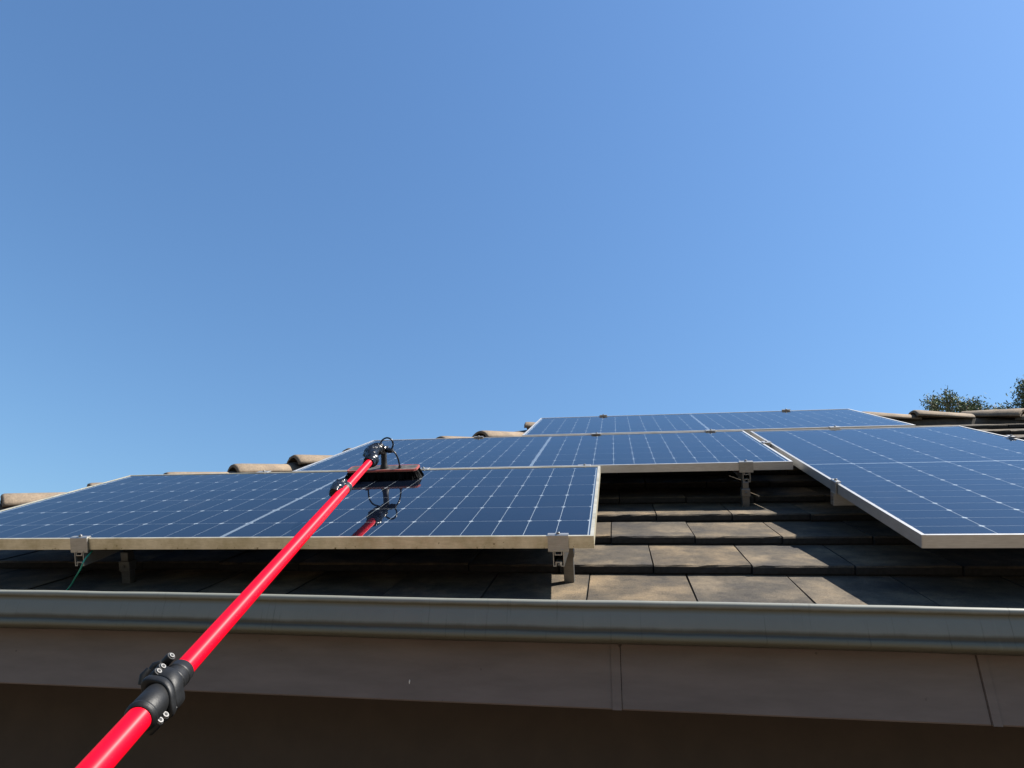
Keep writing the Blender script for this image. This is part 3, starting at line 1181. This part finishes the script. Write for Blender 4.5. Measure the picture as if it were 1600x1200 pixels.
# swivel neck between the pole and the brush stem
RMAT = Matrix.Rotation(PITCH, 3, 'X')
def PR(u, v, n):
    return PW(u, v, n) - ORG
m = MB()
end = L3(PLEN)
neck = [end - AX * 0.05, end - AX * 0.01, end + AX * 0.03]
tail = [PR(-0.928, 0.80, 0.133), PR(-0.930, 0.86, 0.136), PR(-0.927, 0.905, 0.134), PR(-0.924, 0.935, 0.124)]
path = smooth_path(neck + tail, 7)
rad = []
for i in range(len(path)):
    q = i / (len(path) - 1)
    rad.append((0.0175 + 0.009 * math.sin(math.pi * min(1, q * 1.05)) ** 0.8) * (1 + rj.uniform(-0.13, 0.13)))
m.tube(path, rad, 26, True, None, True, 0.05)
neck_o = obj('swivel_neck', crumple(m.mesh('swivel_neck', M_TAPE), 0.006, 70.0), pole)
m = MB()
for i in range(6, len(path) - 4, 3):      # tape turns standing proud
    c = path[i]
    t = (path[i + 1] - path[i - 1]).normalized()
    e1 = t.cross(Vector((0.3, 0.2, 1))).normalized()
    e2 = t.cross(e1)
    lp = [c + (e1 * math.cos(a) + e2 * math.sin(a)) * rad[i] * 0.99 + t * 0.008 * math.sin(a + i) for a in [2 * math.pi * k / 20 for k in range(21)]]
    m.tube(lp, 0.0022, 6, False)
obj('tape_turn', m.mesh('tape_turn', M_TAPE), neck_o)
m = MB()
m.tube([PR(-0.905, 0.93, 0.124), PR(-0.890, 0.93, 0.122), PR(-0.878, 0.93, 0.120)], [0.011, 0.012, 0.009], 12)
obj('hose_tee', m.mesh('hose_tee', M_RUBBER), neck_o)
m = MB()
m.tube([PR(-0.914, 0.945, 0.1335), PR(-0.900, 0.945, 0.1345)], [0.006, 0.006], 10)
m.tube([PR(-0.878, 0.93, 0.1205), PR(-0.873, 0.93, 0.1195)], [0.0085, 0.0085], 10)
obj('hose_clip', m.mesh('hose_clip', M_STEEL), neck_o)
m = MB()
m.tube([PR(-0.921, 0.945, 0.135), PR(-0.922, 0.945, 0.08), PR(-0.922, 0.945, 0.062), PR(-0.922, 0.945, 0.056), PR(-0.922, 0.945, 0.043)], [0.0125, 0.0125, 0.0135, 0.0165, 0.0190], 20)
obj('stem', m.mesh('stem', M_BLACK), pole)

# hoses
def hose(pts):
    m = MB()
    m.tube(smooth_path([PR(*p) for p in pts], 6), 0.0036, 10)
    obj('hose', m.mesh('hose', M_RUBBER), pole)
hose([(-0.940, 0.90, 0.140), (-0.930, 0.925, 0.152), (-0.918, 0.93, 0.1690), (-0.898, 0.93, 0.1770), (-0.879, 0.93, 0.1685), (-0.8725, 0.93, 0.149), (-0.8800, 0.93, 0.129), (-0.8900, 0.93, 0.122)])
hose([(-0.884, 0.93, 0.121), (-0.868, 0.93, 0.1135), (-0.856, 0.93, 0.092), (-0.851, 0.932, 0.068), (-0.8495, 0.935, 0.046)])
hose([(-0.945, 0.93, 0.122), (-0.975, 0.93, 0.112), (-0.992, 0.93, 0.086), (-0.996, 0.935, 0.046)])

# brush head
BU, BV, BROT = -0.926, 0.9115, math.atan2(0.017, 0.306)
head_loc = PW(BU, BV, 0.0) - ORG
head_rot = (RMAT @ Matrix.Rotation(BROT, 3, 'Z')).to_euler()
TILT = 0.075
HLX, HD = 0.153, 0.088
def plate_shape(inset, z0, z1, m):
    x, d, c = HLX - inset, HD - inset, 0.010
    out = [(-x + c, inset), (x - c, inset), (x, inset + c), (x, d - c), (x - c, d), (-x + c, d), (-x, d - c), (-x, inset + c)]
    m.add([(a, b, z0) for a, b in out] + [(a, b, z1) for a, b in out], [tuple(range(8))[::-1], tuple(range(8, 16))] + [(i, (i + 1) % 8, (i + 1) % 8 + 8, i + 8) for i in range(8)])
m = MB()
plate_shape(0.005, 0.030, 0.0415, m)
head = obj('brush_head', m.mesh('brush_head', M_PLATE), pole, head_loc, head_rot)
head.rotation_euler = (RMAT @ Matrix.Rotation(BROT, 3, 'Z') @ Matrix.Rotation(TILT, 3, 'X')).to_euler()
m = MB()
x, d, c = HLX - 0.002, HD - 0.002, 0.010
loop = [(-x + c, 0.002), (x - c, 0.002), (x, 0.002 + c), (x, d - c), (x - c, d), (-x + c, d), (-x, d - c), (-x, 0.002 + c), (-x + c, 0.002), (0, 0.002)]
for i in range(8):
    a, b_ = Vector((*loop[i], 0)), Vector((*loop[i + 1], 0))
    t = (b_ - a).normalized()
    nrm = Vector((t.y, -t.x, 0))
    q = [a - nrm * 0.004, b_ - nrm * 0.004, b_ + nrm * 0.0015, a + nrm * 0.0015]
    m.add([(p.x, p.y, 0.0335) for p in q] + [(p.x, p.y, 0.0418) for p in q], [(3, 2, 1, 0), (4, 5, 6, 7), (0, 1, 5, 4), (1, 2, 6, 5), (2, 3, 7, 6), (3, 0, 4, 7)])
obj('bumper', m.mesh('bumper', M_BUMPER), head)
m = MB()
for xx in (-0.075, 0.075):
    m.tube([(xx, 0.034, 0.041), (xx, 0.034, 0.050)], [0.008, 0.007], 12)
obj('jet_nozzle', m.mesh('jet_nozzle', M_RUBBER), head)
m = MB()
rb = random.Random(9)
for i in range(64):
    for j in range(9):
        x = -HLX + 0.006 + (2 * HLX - 0.012) * i / 63
        y = 0.006 + (HD - 0.012) * j / 8
        fl = (x / HLX) ** 3 * 0.022
        fy = ((y / HD) * 2 - 1) * 0.012
        for k in range(2):
            jx, jy = rb.uniform(-0.003, 0.003), rb.uniform(-0.003, 0.003)
            tx, ty = x + fl + rb.uniform(-0.004, 0.004), y + fy + rb.uniform(-0.004, 0.004)
            w = 0.0022
            ang = rb.uniform(0, math.pi)
            dx, dy = math.cos(ang) * w, math.sin(ang) * w
            m.add([(x + jx - dx, y + jy - dy, 0.031), (x + jx + dx, y + jy + dy, 0.031), (tx + dx, ty + dy, 0.0006 - ty * TILT), (tx - dx, ty - dy, 0.0006 - ty * TILT)], [(0, 1, 2, 3)])
tag(obj('bristles', m.mesh('bristles', M_BRISTLE), head), None, None, None, 'stuff')

# ------------------------------------------------------------------ trees beyond the ridge
def tree(label, base, height, spread, seed, leaves, lobes):
    rnd = random.Random(seed)
    root = thing('gum_tree', label, 'tree', base, (0, 0, 0), 'trees beyond the ridge')
    tr = MB()
    top = Vector((0, 0, height * 0.80))
    pts = [Vector((0, 0, 0))]
    for i in range(1, 9):
        pts.append(Vector((rnd.uniform(-.15, .15) * i * 0.4, rnd.uniform(-.15, .15) * i * 0.4, height * 0.80 * i / 8)))
    tr.tube(pts, [0.26 - 0.023 * i for i in range(9)], 9)
    cr = MB()
    tips = []
    for (lx, ly, lz, lr) in lobes:
        st = pts[min(8, max(3, int(lz / height * 8) - 2))]
        e = Vector((lx, ly, lz))
        mid = st.lerp(e, 0.5) + Vector((rnd.uniform(-.3, .3), rnd.uniform(-.3, .3), 0.25))
        path = smooth_path([st, mid, e], 4)
        tr.tube(path, [0.09 - 0.07 * i / (len(path) - 1) for i in range(len(path))], 6)
        for k in range(int(9 + lr * 9)):
            d = Vector((rnd.gauss(0, 1), rnd.gauss(0, 1), rnd.gauss(0, 0.8))).normalized() * lr * rnd.uniform(0.45, 1.05)
            q = e + d
            p2 = smooth_path([e.lerp(st, rnd.uniform(0, 0.25)), e.lerp(q, 0.5) + Vector((0, 0, 0.08)), q], 3)
            tr.tube(p2, [0.022 - 0.016 * i / (len(p2) - 1) for i in range(len(p2))], 4, False)
            tips.append((q, lr))
            tips.append((e.lerp(q, 0.65), lr))
    per = max(1, leaves // len(tips))
    for (q, lr) in tips:
        cs = rnd.uniform(0.07, 0.16)
        for k in range(int(per * rnd.uniform(0.5, 1.5))):
            p = q + Vector((rnd.gauss(0, cs), rnd.gauss(0, cs), rnd.gauss(-0.05, cs)))
            ln, w = rnd.uniform(0.10, 0.18), rnd.uniform(0.016, 0.028)
            dd = Vector((rnd.gauss(0, 0.7), rnd.gauss(0, 0.7), rnd.gauss(-0.9, 0.5))).normalized()
            ss = dd.cross(Vector((rnd.gauss(0, 1), rnd.gauss(0, 1), rnd.gauss(0, 1)))).normalized() * w
            cr.add([p, p + dd * ln * 0.45 + ss, p + dd * ln, p + dd * ln * 0.45 - ss], [(0, 1, 2, 3)])
    obj('trunk', tr.mesh('trunk', M_BARK), root)
    me = bpy.data.meshes.new('crown')
    me.from_pydata(cr.v, [], cr.f)
    me.materials.append(M_LEAF)
    obj('crown', me, root)
    return root


def lobes_for(rnd, tops, low_r, zlo, zhi, n):
    out = list(tops)
    for i in range(n):
        a = rnd.uniform(0, 2 * math.pi)
        rr = rnd.uniform(0.4, low_r)
        out.append((math.cos(a) * rr, math.sin(a) * rr, rnd.uniform(zlo, zhi), rnd.uniform(0.6, 1.0)))
    return out


rl = random.Random(21)
b1 = Vector((13.05, 25.0, 0))
H = Z0
tops1 = [(-0.55, 0.2, H + 10.75, 0.55), (-0.15, 0.0, H + 11.0, 0.45), (-0.75, 0.1, H + 10.25, 0.5), (0.35, 0.1, H + 10.65, 0.42), (0.72, 0.1, H + 10.75, 0.36), (0.25, -.2, H + 10.1, 0.6), (-0.2, 0.3, H + 10.2, 0.6), (0.95, 0.0, H + 10.35, 0.42), (1.25, 0.1, H + 10.2, 0.30), (1.55, 0.1, H + 10.45, 0.22)]
tree('loose gum tree top showing above the ridge, left of the taller one', b1, H + 11.2, 2.4, 41, 11000, lobes_for(rl, tops1, 1.3, 8.2, 11.6, 9))
b2 = Vector((16.1, 24.0, 0))
tops2 = [(-0.62, 0.1, H + 11.1, 0.50), (-0.15, 0.2, H + 11.35, 0.5), (-0.85, 0.2, H + 10.55, 0.50), (-0.65, 0, H + 10.1, 0.55), (-1.35, 0.3, H + 9.95, 0.5), (0.3, 0.1, H + 11.3, 0.7), (-0.1, 0, H + 10.5, 0.7), (0.7, 0.2, H + 10.6, 0.8)]
tree('taller dark gum tree at the right edge above the roof', b2, H + 11.9, 2.6, 43, 16000, lobes_for(rl, tops2, 1.7, 8.4, 12.0, 10))
